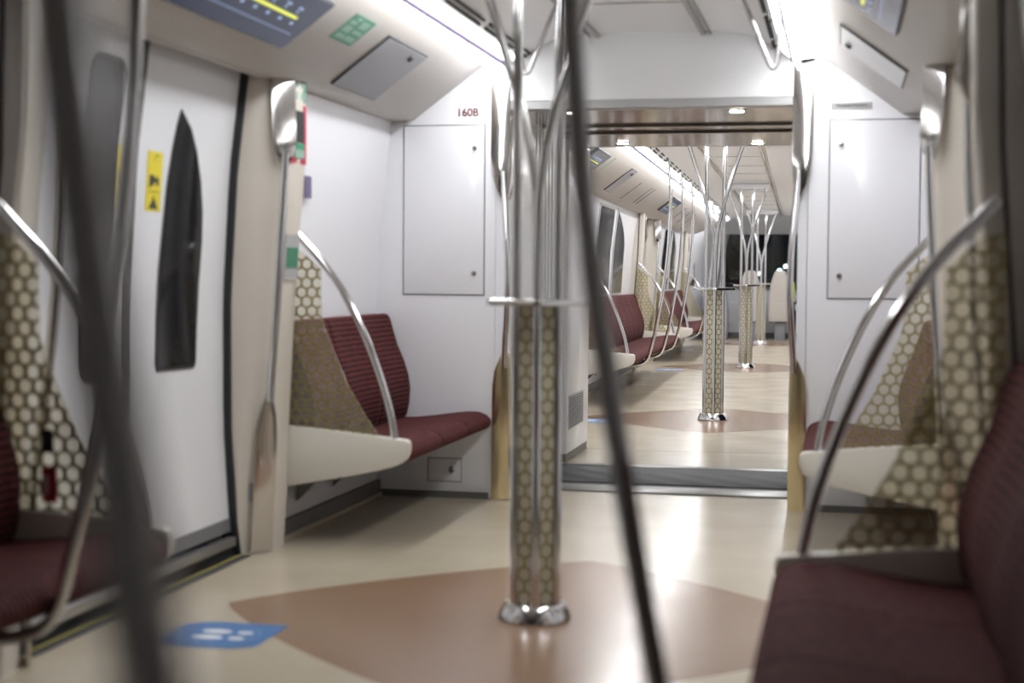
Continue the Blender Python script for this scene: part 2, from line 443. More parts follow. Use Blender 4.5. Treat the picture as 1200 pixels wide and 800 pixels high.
# ------------------------------------------------------------------ doors
DN = [0]
def build_door(car, d, s, word):
    M = car['M']; fl = s < 0; DN[0] += 1
    side = 'left' if s < 0 else 'right'
    t = bpy.data.objects.new(f'door_{DN[0]}', None); COL.objects.link(t); place(t, M, 0, d, 0)
    tag(t, f'white sliding double door on the {side} of the {word}', None, None, 'structure')
    def bow(off=0, a=.1, b=2.16, n=16):
        return [(door_u(a+(b-a)*i/n)+off, a+(b-a)*i/n) for i in range(n+1)]
    for k, (ya, yb) in enumerate(((-.9, -.024), (.024, .9))):
        pr = bow(); pr2 = bow(.035)
        lf = ob('door_leaf', MB().prism(pr+pr2[::-1], 'y', ya, yb).mesh('door_leaf', 'white_door', flip=fl), t)
        if k == 1: pts = [(.235, .83), (.25, .805), (.58, .80), (.598, .82), (.62, 1.1), (.632, 1.30), (.625, 1.42), (.595, 1.54), (.54, 1.645), (.46, 1.735), (.355, 1.80), (.332, 1.74), (.285, 1.5), (.25, 1.2)]
        else: pts = curved_window(-.37, -.125, .80, 1.92, .06, door_u)
        ob('window_seal', panel_from(pts, door_u, -.001, .006).mesh('window_seal', 'gasket', flip=fl), lf)
        cy = sum(p[0] for p in pts)/len(pts); cz = sum(p[1] for p in pts)/len(pts)
        q = [(cy+(y-cy)*.93, cz+(z-cz)*.97) for y, z in pts]
        ob('window_pane', panel_from(q, door_u, .004, .004).mesh('window_pane', 'dark_glass', flip=fl), lf)
        # edge seal
        ye = -.025 if k == 0 else .025
        e = bow(-.006); e2 = bow(.03)
        ob('edge_seal', MB().prism(e+e2[::-1], 'y', min(ye, 0), max(ye, 0)).mesh('edge_seal', 'gasket', flip=fl), lf)
        # foot band
        f1 = bow(-.004, .1, .155, 2); f2 = bow(.03, .1, .155, 2)
        ob('kick_band', MB().prism(f1+f2[::-1], 'y', ya, yb).mesh('kick_band', 'kick_grey', flip=fl), lf)
        # warning sticker
        sy = (.112, .237) if k == 1 else (-.12, -.05)
        st = ob('warning_sticker', panel_from([(sy[0], 1.405), (sy[1], 1.405), (sy[1], 1.625), (sy[0], 1.625)], door_u, .001, .002).mesh('warning_sticker', 'yellow', flip=fl), lf,
                label='yellow warning sticker with black pictograms')
        if car is NEAR:
            cy = (sy[0]+sy[1])/2; w = (sy[1]-sy[0])
            def blk(y0, y1, z0, z1): return panel_from([(cy+y0*w, z0), (cy+y1*w, z0), (cy+y1*w, z1), (cy+y0*w, z1)], door_u, .003, .001)
            ink = MB()
            for a in ((-.36, .36, 1.555, 1.558), (-.36, .36, 1.475, 1.478), (-.34, -.24, 1.49, 1.545), (-.1, .3, 1.512, 1.528), (-.24, -.02, 1.498, 1.538),
                      (.12, .3, 1.50, 1.512), (.12, .2, 1.53, 1.54)):
                q = blk(*a); ink.add(q.v, q.f)
            for tri in ([(cy-.3*w, 1.413), (cy+.3*w, 1.413), (cy+.04*w, 1.455), (cy+.0*w, 1.466), (cy-.06*w, 1.45)],
                        [(cy-.28*w, 1.568), (cy-.2*w, 1.568), (cy+.1*w, 1.60), (cy+.3*w, 1.61), (cy+.04*w, 1.612)],
                        [(cy+.05*w, 1.568), (cy+.13*w, 1.568), (cy+.12*w, 1.60), (cy+.04*w, 1.60)]):
                q = panel_from(tri, door_u, .003, .001); ink.add(q.v, q.f)
            ob('pictogram', ink.mesh('pictogram', 'black_ink', flip=fl), st)
    # side seals and sill
    for y in (-.905, .885):
        e = [(u-.03, z) for u, z in bow(0, .0, 2.1)]; e2 = bow(.04, .0, 2.1)
        ob('jamb_seal', MB().prism(e+e2[::-1], 'y', y, y+.02).mesh('jamb_seal', 'gasket', flip=fl), t)
    ob('sill', MB().box((1.50, -.89, -.02), (1.62, .89, .03)).mesh('sill', 'gasket', flip=fl), t)
    ob('sill_rail', MB().box((1.475, -.86, .045), (1.515, .86, .085)).mesh('sill_rail', 'sill_metal', flip=fl, bevel=.004), t)
    ob('tread_strip', MB().box((1.475, -.88, -.001), (1.52, .88, .006)).mesh('tread_strip', 'gasket', flip=fl), t)
    ob('yellow_edge', MB().box((1.455, -.88, -.001), (1.468, .88, .006)).mesh('yellow_edge', 'dull_yellow', flip=fl), t, label='thin yellow line on the door threshold')
    ob('dark_edge', MB().box((1.42, -.88, -.001), (1.455, .88, .004)).mesh('dark_edge', 'threshold', flip=fl), t)
    # lintel above the leaves
    ob('lintel', MB().box((1.395, -.9, 2.085), (1.62, .9, 2.32)).mesh('lintel', 'valance', flip=fl), t)
    ob('door_lamp', MB().box((1.40, -.12, 2.060), (1.44, .12, 2.09)).mesh('door_lamp', 'orange', flip=fl, bevel=.004), t, label='small orange door warning lamp')

# ------------------------------------------------------------------ pillar, rail, screen
def LEAN(z):
    T = [(0, -.042), (.26, -.027), (.5, -.02), (1.25, .018), (1.65, .055), (2.4, .055)]
    for (a, p), (b, q) in zip(T, T[1:]):
        if z <= b: return p+(q-p)*(z-a)/(b-a)
    return .055
def post_ring(z, e):
    """plan outline of a door pillar at height z (u, y) ; y measured from the door centre, positive = away from door"""
    lean = LEAN(z)
    p = [(1.62, .90), (1.47-lean*.6, .903), (1.435-lean*.9, .925), (1.40-lean, .955), (1.355-lean, 1.01), (1.335-lean, 1.08), (1.333-lean, 1.150), (1.343-lean, 1.165), (1.45, 1.17), (1.62, 1.17)]
    return [(u, y*e, z) for u, y in p]
def pillar(car, d, e, s, where, green=False):
    M = car['M']; fl = s < 0
    t = thing('door_pillar', f'cream pillar {where}', 'pillar', M, 0, d, 0, group=None)
    def f():
        zs = [0, .25, .5, .8, 1.1, 1.4, 1.6, 1.8, 2.0, 2.3]
        return MB().loft([post_ring(z, e) for z in zs]).mesh('post', 'beige', flip=fl)
    ob('post', cached(('post', e, s), f), t)
    ob('drain_slot', cached(('dr', e, s), lambda: MB().box((1.428, .935*e-.012, .22), (1.44, .935*e+.012, .30)).mesh('drain_slot', 'groove', flip=fl)), t)
    def seal():
        q = MB()
        zs = [0, .5, 1.0, 1.5, 2.0]
        return MB().loft([[(1.392-LEAN(z), e*1.165, z), (1.402-LEAN(z), e*1.165, z), (1.402-LEAN(z), e*1.178, z), (1.392-LEAN(z), e*1.178, z)] for z in zs]).mesh('edge_seal', 'gasket', flip=fl)
    ob('edge_seal', cached(('psl', e, s), seal), t)
    return t
def grab_rail(car, d, e, s, where):
    M = car['M']; fl = s < 0
    t = thing('grab_rail', f'chrome handrail {where}', 'handrail', M, 0, d, 0)
    lean = LEAN
    # the flat plates lie on the diagonal face from (1.455,.915) to (1.355,1.01)
    def plate(zs, ws, bulge):
        rings = []
        for z, w, bg in zip(zs, ws, bulge):
            c = Vector((1.376-lean(z), .972)); dr = Vector((-.10, .105)).normalized(); n = Vector((-.105, -.10)).normalized()
            a = c-dr*w; b = c+dr*w
            n0, n1 = .002+bg, .014+bg
            rings.append([(a.x+n.x*n0, (a.y+n.y*n0)*e, z), (b.x+n.x*n0, (b.y+n.y*n0)*e, z), (b.x+n.x*n1, (b.y+n.y*n1)*e, z), (c.x+n.x*(n1+.006), (c.y+n.y*(n1+.006))*e, z), (a.x+n.x*n1, (a.y+n.y*n1)*e, z)])
        return MB().loft(rings)
    ob('upper_plate', cached(('up', e, s), lambda: plate([1.63, 1.655, 1.685, 1.73, 1.80, 2.045], [.015, .031, .045, .052, .054, .054], [.022, .026, .028, .026, .016, .002]).mesh('upper_plate', 'chrome_plate', flip=fl, bevel=.002)), t)
    ob('lower_plate', cached(('lo', e, s), lambda: plate([.005, .44, .52, .58, .64, .68], [.050, .050, .048, .038, .022, .014], [.008, .008, .010, .014, .02, .024]).mesh('lower_plate', 'chrome_plate', flip=fl, bevel=.002)), t)
    def rail():
        pts = [(1.376-LEAN(.64)-.03, (.972-.03)*e, .64)]
        for z, o in ((.75, .042), (.95, .058), (1.15, .064), (1.35, .060), (1.52, .050), (1.68, .040)):
            pts.append((1.376-lean(z)-o*.72, (.972-o*.69)*e, z))
        return MB().tube(pts, .0165, 14, smooth=2).mesh('rail', 'chrome', flip=fl)
    ob('rail', cached(('ra', e, s), rail), t)
    return t
RAILP = [(1.345, 1.368), (1.29, 1.308), (1.219, 1.237), (1.123, 1.109), (1.046, .964), (.969, .782), (.911, .601), (.888, .470)]
def screen(car, d, e, s, where, stickers=False, group=None):
    M = car['M']; fl = s < 0; y = d+e*1.195
    t = thing('glass_screen', f'gold patterned glass screen {where}', 'glass screen', M, s*1.1, y, 0, group=group)
    X = Matrix.Translation((-1.1, 0, 0))
    def led():
        p = [(1.40, .522), (1.2, .508), (.95, .484), (.835, .472), (.822, .464), (.818, .44), (.822, .41), (.835, .385), (.87, .362), (.95, .338), (1.1, .305), (1.40, .250)]
        return MB().prism(p, 'y', -.024, .024).mesh('ledge', 'ledge', flip=fl, bevel=.006, xf=X)
    ob('ledge', cached(('led', s), led), t)
    ob('handrail', cached(('hr', s), lambda: MB().tube([(u, 0, z) for u, z in RAILP]+[(.886, 0, .455)], .0165, 14, smooth=2).mesh('handrail', 'chrome', flip=fl, xf=X)), t)
    def gl():
        p = [(1.37, .515), (1.37, 1.29), (1.31, 1.275), (1.223, 1.20), (1.224, 1.10), (1.219, .99), (1.205, .94), (1.18, .885), (1.103, .706), (1.03, .585), (.985, .52), (.955, .483)]
        return MB().prism(p, 'y', -.005, .005).mesh('glass_panel', 'pattern_glass', flip=fl, xf=X)
    ob('glass_panel', cached(('gl', s), gl), t)
    if stickers:
        k = -.0065
        ob('sticker', MB().box((1.166, k-.001, .530), (1.212, k+.001, .630)).mesh('sticker', 'red_sign', flip=fl, xf=X), t, label='small red sticker with white mark')
        ob('sticker', MB().box((1.176, k-.001, .672), (1.212, k+.001, .735)).mesh('sticker', 'gasket', flip=fl, xf=X), t, label='small black sticker')
        ob('sticker_mark', MB().box((1.192, k*1.5-.001, .553), (1.202, k*1.5+.001, .607)).mesh('sticker_mark', 'white_ink', flip=fl, xf=X), t, label='white mark on the red sticker')
    return t

# ------------------------------------------------------------------ seats
def seat(car, y, s, where, w=.505, group=None):
    M = car['M']; fl = s < 0
    t = thing('seat', f'maroon seat {where}', 'seat', M, s*1.1, y, .40, group=group)
    X = Matrix.Translation((-1.1, 0, -.40))
    def cush():
        top = [(1.30, .425), (1.22, .428), (1.12, .440), (1.02, .455), (.94, .464), (.88, .463), (.84, .448), (.818, .425), (.815, .405), (.825, .385), (.85, .37)]
        bot = [(.95, .355), (1.1, .335), (1.30, .31)]
        prof = top+bot
        rings = []
        N = 8; hw = w/2
        for i in range(N+1):
            q = -1+2*i/N; yy = q*hw
            e = 1-.012*abs(q)**6
            dish = .010*(1-q*q)
            rings.append([(u, yy, (z-dish*max(0, min(1, (1.2-abs(u-1.06)*6)))) if j < len(top)-3 else z) for j, (u, z) in enumerate(prof)])
        return MB().loft(rings).mesh('cushion', 'seat_fabric', flip=fl, bevel=.008, bseg=2, xf=X)
    def back():
        front = [(1.30, .405), (1.275, .44), (1.262, .50), (1.256, .58), (1.266, .65), (1.292, .73), (1.327, .81), (1.352, .89), (1.368, .945), (1.380, .966), (1.40, .975)]
        rear = [(1.435, .970), (1.437, .80), (1.43, .6), (1.43, .405)]
        prof = front+rear
        rings = []; N = 8; hw = w/2-.001
        for i in range(N+1):
            q = -1+2*i/N
            rings.append([(u+(.012*(1-q*q) if j < len(front)-1 else 0), q*hw, z) for j, (u, z) in enumerate(prof)])
        return MB().loft(rings).mesh('backrest', 'back_fabric', flip=fl, bevel=.010, bseg=2, xf=X)
    ob('cushion', cached(('cu', s, w), cush), t)
    ob('backrest', cached(('ba', s, w), back), t)
    ob('seat_bracket', cached(('br', s), lambda: MB().prism([(1.43, .15), (1.43, .33), (1.0, .352), (1.0, .335), (1.30, .28)], 'y', -.02, .02).mesh('seat_bracket', 'skirting', flip=fl, xf=X)), t)
    return t
def hoop(car, y, s, where, group=None):
    M = car['M']; fl = s < 0
    t = thing('stanchion_pole', f'leaning chrome seat pole, {where}', 'pole', M, s*.85, y, .32, group=group)
    X = Matrix.Translation((-.85, 0, -.32))
    def f():
        p = [(1.22, 0, .300), (1.05, 0, .306), (.95, 0, .312), (.885, 0, .322), (.83, 0, .345), (.798, 0, .395), (.775, 0, .48), (.738, 0, .624), (.713, 0, .762), (.686, 0, .912), (.659, 0, 1.085), (.633, 0, 1.257), (.619, 0, 1.406), (.606, 0, 1.6), (.594, 0, 1.9), (.598, 0, 2.08), (.615, 0, 2.2), (.632, 0, 2.335)]
        return MB().tube(p, .0165, 16, smooth=2).mesh('pole', 'chrome', flip=fl, xf=X)
    ob('pole', cached(('hoop', s), f), t)
    ob('flange', cached(('hf', s), lambda: MB().lathe([(.03, -.006), (.034, 0), (.034, .006), (.02, .014)], (.63, 0, 2.315), 20).mesh('flange', 'chrome', flip=fl, xf=X)), t)
    return t

# ------------------------------------------------------------------ column
def column(car, y, where, clus=.0, rot=0.0):
    M = car['M']
    t = thing('pole_cluster', f'chrome pole cluster {where}', 'pole', M, -.04, y, 0, rz=rot)
    R = .0815
    def base():
        return MB().lathe([(.122, 0), (.126, .006), (.124, .018), (.112, .045), (.106, .056), (.098, .060), (.0, .060)], seg=48)
    def base_mesh():
        b = MB().lathe([(.001, 0), (.122, 0), (.126, .006), (.123, .02), (.108, .052), (.100, .058), (.001, .058)], seg=48)
        return b.mesh('base_ring', 'chrome')
    ob('base_ring', cached('cb', base_mesh), t)
    def ribs():
        b = MB()
        for k in range(1):
            R1 = Matrix.Identity(4)
            q = MB().box((.108, -.006, .010), (.1215, .006, .045)); q.v = [(x-(z-.01)*.32, yy, z) for x, yy, z in q.v]
            b.add([tuple(R1 @ Vector(p)) for p in q.v], q.f)
        return b.mesh('base_rib', 'dark_chrome')
    for k in range(18):
        g = ob('base_rib', cached('cr', ribs), t); g.rotation_euler = (0, 0, 2*PI*k/18)
    def tray():
        pts = []
        for k in range(6):
            a0 = PI/3*k+PI/6
            for j in range(-3, 4):
                a = a0+j*.075; pts.append((.165*math.cos(a0)+.028*math.cos(a0+j*.26), .165*math.sin(a0)+.028*math.sin(a0+j*.26)))
        return MB().prism(pts, 'z', 1.075, 1.098).mesh('tray', 'chrome', bevel=.006)
    ob('tray', cached('ct', tray), t)
    # four outer poles go straight up to the ceiling frame, the middle two splay
    for k in range(6):
        a = PI/6+k*PI/3-PI/6+0
        a = k*PI/3+PI/6
        a += 0
        x, yy = R*math.cos(a), R*math.sin(a)
        if k not in (1, 4):
            key = ('ctube', k)
            def f(x=x, yy=yy):
                X2 = x*1.0
                return MB().tube([(x, yy, .05), (x, yy, .6), (x, yy, 1.2), (x, yy, 1.8), (x*1.04, yy*1.04, 2.1), (x*1.12, yy*1.12, 2.405)], .0165, 14, smooth=1).mesh('pole', 'chrome')
        else:
            key = ('ctube', k)
            def f(x=x, yy=yy, a=a):
                pts = [(x, yy, .05), (x, yy, .6), (x, yy, 1.40)]
                X2, Y2 = (-.26 if yy > 0 else .26), yy*1.6
                for i in range(1, 10):
                    q = i/9; sq = q**1.2
                    pts.append((x+(X2-x)*sq, yy+(Y2-yy)*sq, 1.48+(2.405-1.48)*q))
                return MB().tube(pts, .0165, 14, smooth=1).mesh('pole', 'chrome')
        ob('pole', cached(key, f), t)
    # patterned glass strips between neighbouring poles
    gm = cached('cg', lambda: MB().box((-.024, -.003, .06), (.024, .003, 1.074)).mesh('glass_strip', 'column_glass'))
    for k in range(6):
        a = k*PI/3
        g = ob('glass_strip', gm, t)
        rr = R*math.cos(PI/6); g.location = (rr*math.cos(a), rr*math.sin(a), 0); g.rotation_euler = (0, 0, a+PI/2)
    # ceiling frame
    fr = cached('cf', lambda: MB().box((-.28, -.20, 2.345), (.28, -.15, 2.41)).box((-.28, .15, 2.345), (.28, .20, 2.41)).box((-.28, -.16, 2.36), (-.24, .16, 2.405)).box((.24, -.16, 2.36), (.28, .16, 2.405)).box((-.25, -.03, 2.365), (.25, .03, 2.405)).mesh('ceiling_frame', 'white_panel', bevel=.006))
    ob('ceiling_frame', fr, t)
    return t

build_shell(NEAR); build_shell(FAR)
column(NEAR, 0.02, 'on a round base between the near doors, largest and blurred', rot=math.radians(12+0))
column(FAR, 0, 'just beyond the gangway, second in the row of clusters', rot=math.radians(5))
column(FAR, 7.68, 'third in the row of clusters, in front of the cream seats', rot=math.radians(3))
column(FAR, 15.36, 'farthest and smallest, by the front end seats', rot=math.radians(3))

for s, side in ((-1, 'left'), (1, 'right')):
    build_door(NEAR, 0, s, 'near carriage')
    for e, en in ((1, 'far'), (-1, 'near')):
        pillar(NEAR, 0, e, s, f'at the {en} edge of the near carriage\'s {side} door', green=(e > 0))
        grab_rail(NEAR, 0, e, s, f'on the pillar at the {en} edge of the near carriage\'s {side} door')
        screen(NEAR, 0, e, s, f'on the {en} side of the near carriage\'s {side} door', stickers=(e < 0 and s < 0))
# signs on the far pillars (end face towards the camera is the diagonal; signs sit on the aisle corner)
def pillar_signs(s):
    fl = s < 0; M = M1
    def sg(name, m, w, z0, z1, lab, parent=None, y=1.02, off=0.0, u=None, cat='sign', tilt=0):
        pass
build_door(FAR, 0, -1, 'far carriage beyond the gangway'); build_door(FAR, 7.68, -1, 'far carriage, second from the gangway')
for d, dn in ((0, 'first'), (7.68, 'second')):
    for e, en in ((1, 'far'), (-1, 'near')):
        if d == 0 and e < 0: continue
        pillar(FAR, d, e, -1, f'at the {en} edge of the far carriage\'s {dn} left door')
        grab_rail(FAR, d, e, -1, f'on the pillar at the {en} edge of the far carriage\'s {dn} left door')
        screen(FAR, d, e, -1, f'on the {en} side of the far carriage\'s {dn} left door')
screen(FAR, 15.36, -1, -1, 'by the front end of the far carriage')
pillar(FAR, 15.36, -1, -1, 'by the front end of the far carriage'); grab_rail(FAR, 15.36, -1, -1, 'by the front end of the far carriage')

ORD = ['first', 'second', 'third', 'fourth', 'fifth', 'sixth', 'seventh', 'eighth', 'ninth', 'tenth']
for i in range(3):
    y = 1.225+.2525+.506*i
    if y+.2525 < 2.75: pass
    seat(NEAR, 1.22+.2525+.5065*i, -1, f'left bay beyond the near door, {ORD[i]} from its glass screen', group='seats in the left bay by the cabinet')
    seat(NEAR, 1.22+.2525+.5065*i, 1, f'in the right bay beyond the near door, {ORD[i]} from its glass screen', group='seats in the right bay by the cabinet')
for i in range(6):
    seat(NEAR, -1.225-.255-.51*i, 1, f'in the right foreground row, {ORD[i]} back from the glass screen', w=.508, group='foreground seats on the right')
for i in range(3):
    seat(NEAR, -1.225-.255-.51*i, -1, f'at the lower left edge, {ORD[i]} back from the glass screen', w=.508, group='foreground seats on the left')
for i in range(10):
    seat(FAR, 1.225+.262+.5222*i, -1, f'in the long left row beyond the gangway, {ORD[i]} from the front', w=.520, group='seats in the long left row')
for i in range(10):
    seat(FAR, 8.905+.262+.5222*i, -1, f'in the farthest left row, {ORD[i]} from the front', w=.520, group='seats in the farthest left row')
for i, y in enumerate((2.24, 3.84, 5.44)):
    hoop(FAR, y, -1, f'{ORD[i]} along the long left row beyond the gangway', group='leaning poles of the long left row')
    hoop(FAR, y+7.68, -1, f'{ORD[i]} along the farthest left row', group='leaning poles of the farthest left row')
hoop(NEAR, 2.05-5.12, 1, 'thin blurred one right of the near pole cluster')
hoop(NEAR, .63-5.12, 1, 'broad dark blur at the left edge of the view')
hoop(NEAR, 3.25-5.12, -1, 'dark one crossing the left door')

# ------------------------------------------------------------------ partitions and gangway
def partition():
    M = M1; y = 2.745; th = .12
    w = MB()
    for s in (-1, 1):
        w.box(*[tuple(v) for v in ((min(s*.80, s*1.6), y, 0), (max(s*.80, s*1.6), y+th, 2.42))])
    wf = struct('wall_front', w, 'white_panel', M, bevel=.012)
    hd = MB().box((-.80, y-.012, 2.085), (.80, y+th, 2.44))
    ob('header', hd.mesh('header', 'ceiling_white', bevel=.006), wf)
    ob('header_trim', MB().box((-.80, y-.006, 2.045), (.80, y+th, 2.086)).mesh('header_trim', 'vent_grey'), wf)
    b = MB()
    for s in (-1, 1): b.box((min(s*.83, s*1.45), y-.008, 0), (max(s*.83, s*1.45), y+.01, .035))
    o = ob('baseboard_front', b.mesh('baseboard_front', 'skirting'), M=M); o['kind'] = 'structure'
    # cabinet doors
    for s, (u0, u1), lu, side in ((-1, (.862, 1.302), .915, 'left'), (1, (.906, 1.346), .962, 'right')):
        t = thing('equipment_cabinet', f'flush white cabinet door in the end wall on the {side}', 'cabinet', M, s*(u0+u1)/2, y, 1.07)
        Xf = Matrix.Translation((-s*(u0+u1)/2, -y, -1.07))
        def rbox(a, b_, y0, y1, z0, z1):
            return MB().box((min(s*a, s*b_), y0, z0), (max(s*a, s*b_), y1, z1))
        ob('gasket', rbox(u0-.003, u1+.003, y-.003, y+.002, 1.073, 1.969).mesh('gasket', 'groove', xf=Xf), t)
        dr = ob('cabinet_door', rbox(u0+.003, u1-.003, y-.007, y-.001, 1.079, 1.963).mesh('cabinet_door', 'white_panel', xf=Xf, bevel=.002), t)
        for z in (1.845, 1.19):
            ob('lock', MB().lathe([(.001, -.014), (.011, -.013), (.0135, -.009), (.0135, 0), (.001, 0)], (s*lu, y-.007, z), 20, 'y').mesh('lock', 'dark_chrome', xf=Xf), dr, label='round chrome lock')
    # low hatch under the left seats
    t = thing('floor_hatch', 'small square white hatch low on the end wall below the seats', 'hatch', M, -1.07, y, .086)
    Xf = Matrix.Translation((1.07, -y, -.086))
    ob('gasket', MB().box((-1.163, y-.003, .084), (-.977, y+.002, .212)).mesh('gasket', 'groove', xf=Xf), t)
    d = ob('hatch_door', MB().box((-1.159, y-.006, .088), (-.981, y-.001, .208)).mesh('hatch_door', 'white_panel', xf=Xf, bevel=.002), t)
    ob('lock', MB().lathe([(.001, -.014), (.013, -.013), (.017, -.009), (.017, 0), (.001, 0)], (-1.028, y-.006, .15), 20, 'y').mesh('lock', 'dark_chrome', xf=Xf), d)
    # number and label
    tm = textmesh('160B', .058, 'number_red', off=.0012)
    o = ob('carriage_number', tm, M=M, x=-.956, y=y-.003, z=2.030)
    o.matrix_world = M @ Matrix.Translation((-.956, y-.002, 2.030)) @ Matrix.Rotation(PI/2, 4, 'X')
    tag(o, 'dark red carriage number 160B above the left cabinet door', 'sign')
    t = thing('sign_plate', 'small grey label strip above the right cabinet door', 'sign', M, 1.01, y, 2.035)
    ob('plate', MB().box((-.10, -.004, -.017), (.10, .002, .017)).mesh('plate', 'label_grey'), t)
    tm = textmesh('Equipment Isolation', .019, 'black_ink')
    o = ob('lettering', tm, t); o.rotation_euler = (PI/2, 0, 0); o.location = (0, -.0052, .003)
    # jamb handrails: chrome flared plates either side of the opening
    for s, side in ((-1, 'left'), (1, 'right')):
        t = thing('grab_rail', f'chrome handrail with flared plates on the {side} edge of the gangway opening', 'handrail', M, s*.76, y, 0)
        fl = s < 0; X = Matrix.Translation((-.76, -y, 0))
        def pl(rows):
            rings = [[(ua, y-.012-b_, z), (ub, y-.020-b_, z), (ub, y-.012-b_*.0+.11, z), (ua, y+.11, z)] for ua, ub, b_, z in rows]
            return MB().loft(rings)
        up = pl([(.745, .765, .02, 1.58), (.735, .79, .025, 1.63), (.727, .812, .028, 1.70), (.722, .822, .022, 1.80), (.722, .826, .0, 1.95), (.722, .826, 0, 2.19 if s < 0 else 2.40)])
        ob('upper_plate', up.mesh('upper_plate', 'chrome_plate', flip=fl, xf=X, bevel=.003), t)
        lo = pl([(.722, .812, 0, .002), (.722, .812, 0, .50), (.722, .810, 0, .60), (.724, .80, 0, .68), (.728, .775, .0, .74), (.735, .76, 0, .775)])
        ob('lower_plate', lo.mesh('lower_plate', 'chrome_yellow_reflection', flip=fl, xf=X, bevel=.003), t)
        p = [(.745, y-.02, .70), (.742, y-.035, .80), (.725, y-.06, 1.0), (.722, y-.07, 1.2), (.732, y-.06, 1.4), (.75, y-.035, 1.60), (.756, y-.03, 1.72)]
        ob('rail', MB().tube(p, .016, 14, smooth=2).mesh('rail', 'chrome', flip=fl, xf=X), t)
partition()

def gangway():
    # stands between the cars, near-frame
    M = M1; a, b = 2.745+.12, 5.29
    for s, side in ((-1, 'left'), (1, 'right')):
        w = MB().box((min(s*.755, s*.80), a-.12, 0), (max(s*.755, s*.80), a+.7, 2.44))
        # corrugated bellows
        n = 14
        for i in range(n):
            y0 = a+.7+i*.05
            w.box((min(s*(.765+.02*(i % 2)), s*.82), y0, 0), (max(s*(.765+.02*(i % 2)), s*.82), y0+.05, 2.2))
        w.box((min(s*.755, s*.80), a+1.4, 0), (max(s*.755, s*.80), b+.02, 2.44))
        struct('wall_'+side, w, 'white_panel', M)
    cl = MB().box((-.80, a-.11, 2.06), (.80, b, 2.12))
    c = struct('ceiling', cl, 'soffit', M)
    for y in (3.80, 4.22):
        ob('ceiling_groove', MB().box((-.76, y, 2.048), (.76, y+.032, 2.0605)).mesh('ceiling_groove', 'soffit_groove'), c)
    for i, (x, y) in enumerate(((.42, 3.10), (-.45, 3.06), (-.445, 4.95), (.425, 5.06))):
        t = thing('downlight', f'small round downlight in the gangway ceiling, {["front right","front left","back left","back right"][i]}', 'light', M, x, y, 2.06)
        ob('lens', MB().lathe([(.001, -.008), (.036, -.008), (.040, 0), (.001, .0)], (0, 0, 0), 24).mesh('lens', 'spot'), t)
        ob('rim', MB().lathe([(.040, -.006), (.050, -.005), (.052, 0), (.040, 0)], (0, 0, 0), 24).mesh('rim', 'chrome'), t)
    f = struct('floor', MB().box((-.80, 2.745, -.06), (.80, 5.30, -.001)), 'floor_vinyl', M)
    p = thing('threshold_plate', 'dark grey ridged metal plate across the gangway floor', 'floor plate', M, 0, 3.7, 0)
    pm = MB().box((-.74, -.20, -.002), (.74, .53, .010))
    ob('plate', pm.mesh('plate', 'threshold', bevel=.003), p)
    ob('joint', MB().box((-.74, -.30, -.002), (.74, -.20, .003)).mesh('joint', 'gasket'), p, label='black rubber joint')
    ob('edge_trim', MB().box((-.74, -.53, -.002), (.74, -.30, .008)).mesh('edge_trim', 'threshold_trim', bevel=.003), p, label='grey metal edge strip')
    ob('edge_trim', MB().box((-.74, .53, -.002), (.74, .64, .014)).mesh('edge_trim', 'threshold_trim', bevel=.003), p, label='grey metal edge strip')
    # equipment box with vent on the left wall of the far end
    t = thing('equipment_housing', 'tall white housing with a louvred vent beyond the gangway on the left', 'cabinet', M, -.80, 5.0, 0)
    bx = MB().box((0, -.55, .05), (.085, .29, 2.05))
    ob('body', bx.mesh('body', 'white_panel', bevel=.01), t)
    ob('plinth', MB().box((0, -.54, 0), (.078, .282, .05)).mesh('plinth', 'skirting'), t)
    vt = ob('vent', MB().box((.083, -.49, .20), (.089, .06, .42)).mesh('vent', 'vent_grey', bevel=.002), t, label='grey louvred vent')
    lv = MB()
    for i in range(13): lv.box((.087, -.47, .213+i*.0155), (.092, .04, .220+i*.0155))
    ob('louvre', lv.mesh('louvre', 'groove'), vt)
gangway()

# far partition (M2)
def far_partition():
    y = -2.43
    w = MB()
    for s in (-1, 1): w.box((min(s*.80, s*1.6), y, 0), (max(s*.80, s*1.6), y+.05, 2.42))
    w.box((-.80, y, 2.06), (.80, y+.05, 2.46))
    struct('wall_back', w, 'white_panel', M2)
far_partition()

# ------------------------------------------------------------------ valance fittings
def onslope(u, y, s, M, lift=0):
    """matrix: x along +y(car), y up the slope towards the ceiling centre, z = outward normal into the room"""
    z = 2.27-(u-.88)*.743
    p = Vector((s*u, y, z))
    up = Vector((-s*(1.25-.88), 0, 2.27-1.995)).normalized()
    nrm = Vector((-s*.743, 0, -1)).normalized()
    ax = up.cross(nrm)
    R = Matrix((ax, up, nrm)).transposed().to_4x4()
    return M @ Matrix.Translation(p+nrm*lift) @ R, ax.y
def valance_box(name, s, M, u0, u1, ya, yb, th, material, label, cat, bevel=.004):
    uc = (u0+u1)/2; mx, sg = onslope(uc, (ya+yb)/2, s, M)
    t = bpy.data.objects.new(name, None); COL.objects.link(t); t.matrix_world = mx; tag(t, label, cat)
    h = (u1-u0)*math.hypot(1, .743)/2; w = (yb-ya)/2
    ob('casing', MB().box((-w, -h, -.0), (w, h, th)).mesh('casing', 'gasket' if material != 'grey_panel' else 'gasket', bevel=bevel), t)
    f = ob('face', MB().box((-w+.012, -h+.006, th-.001), (w-.012, h-.010, th+.003)).mesh('face', material), t)
    return t, f, w, h, sg
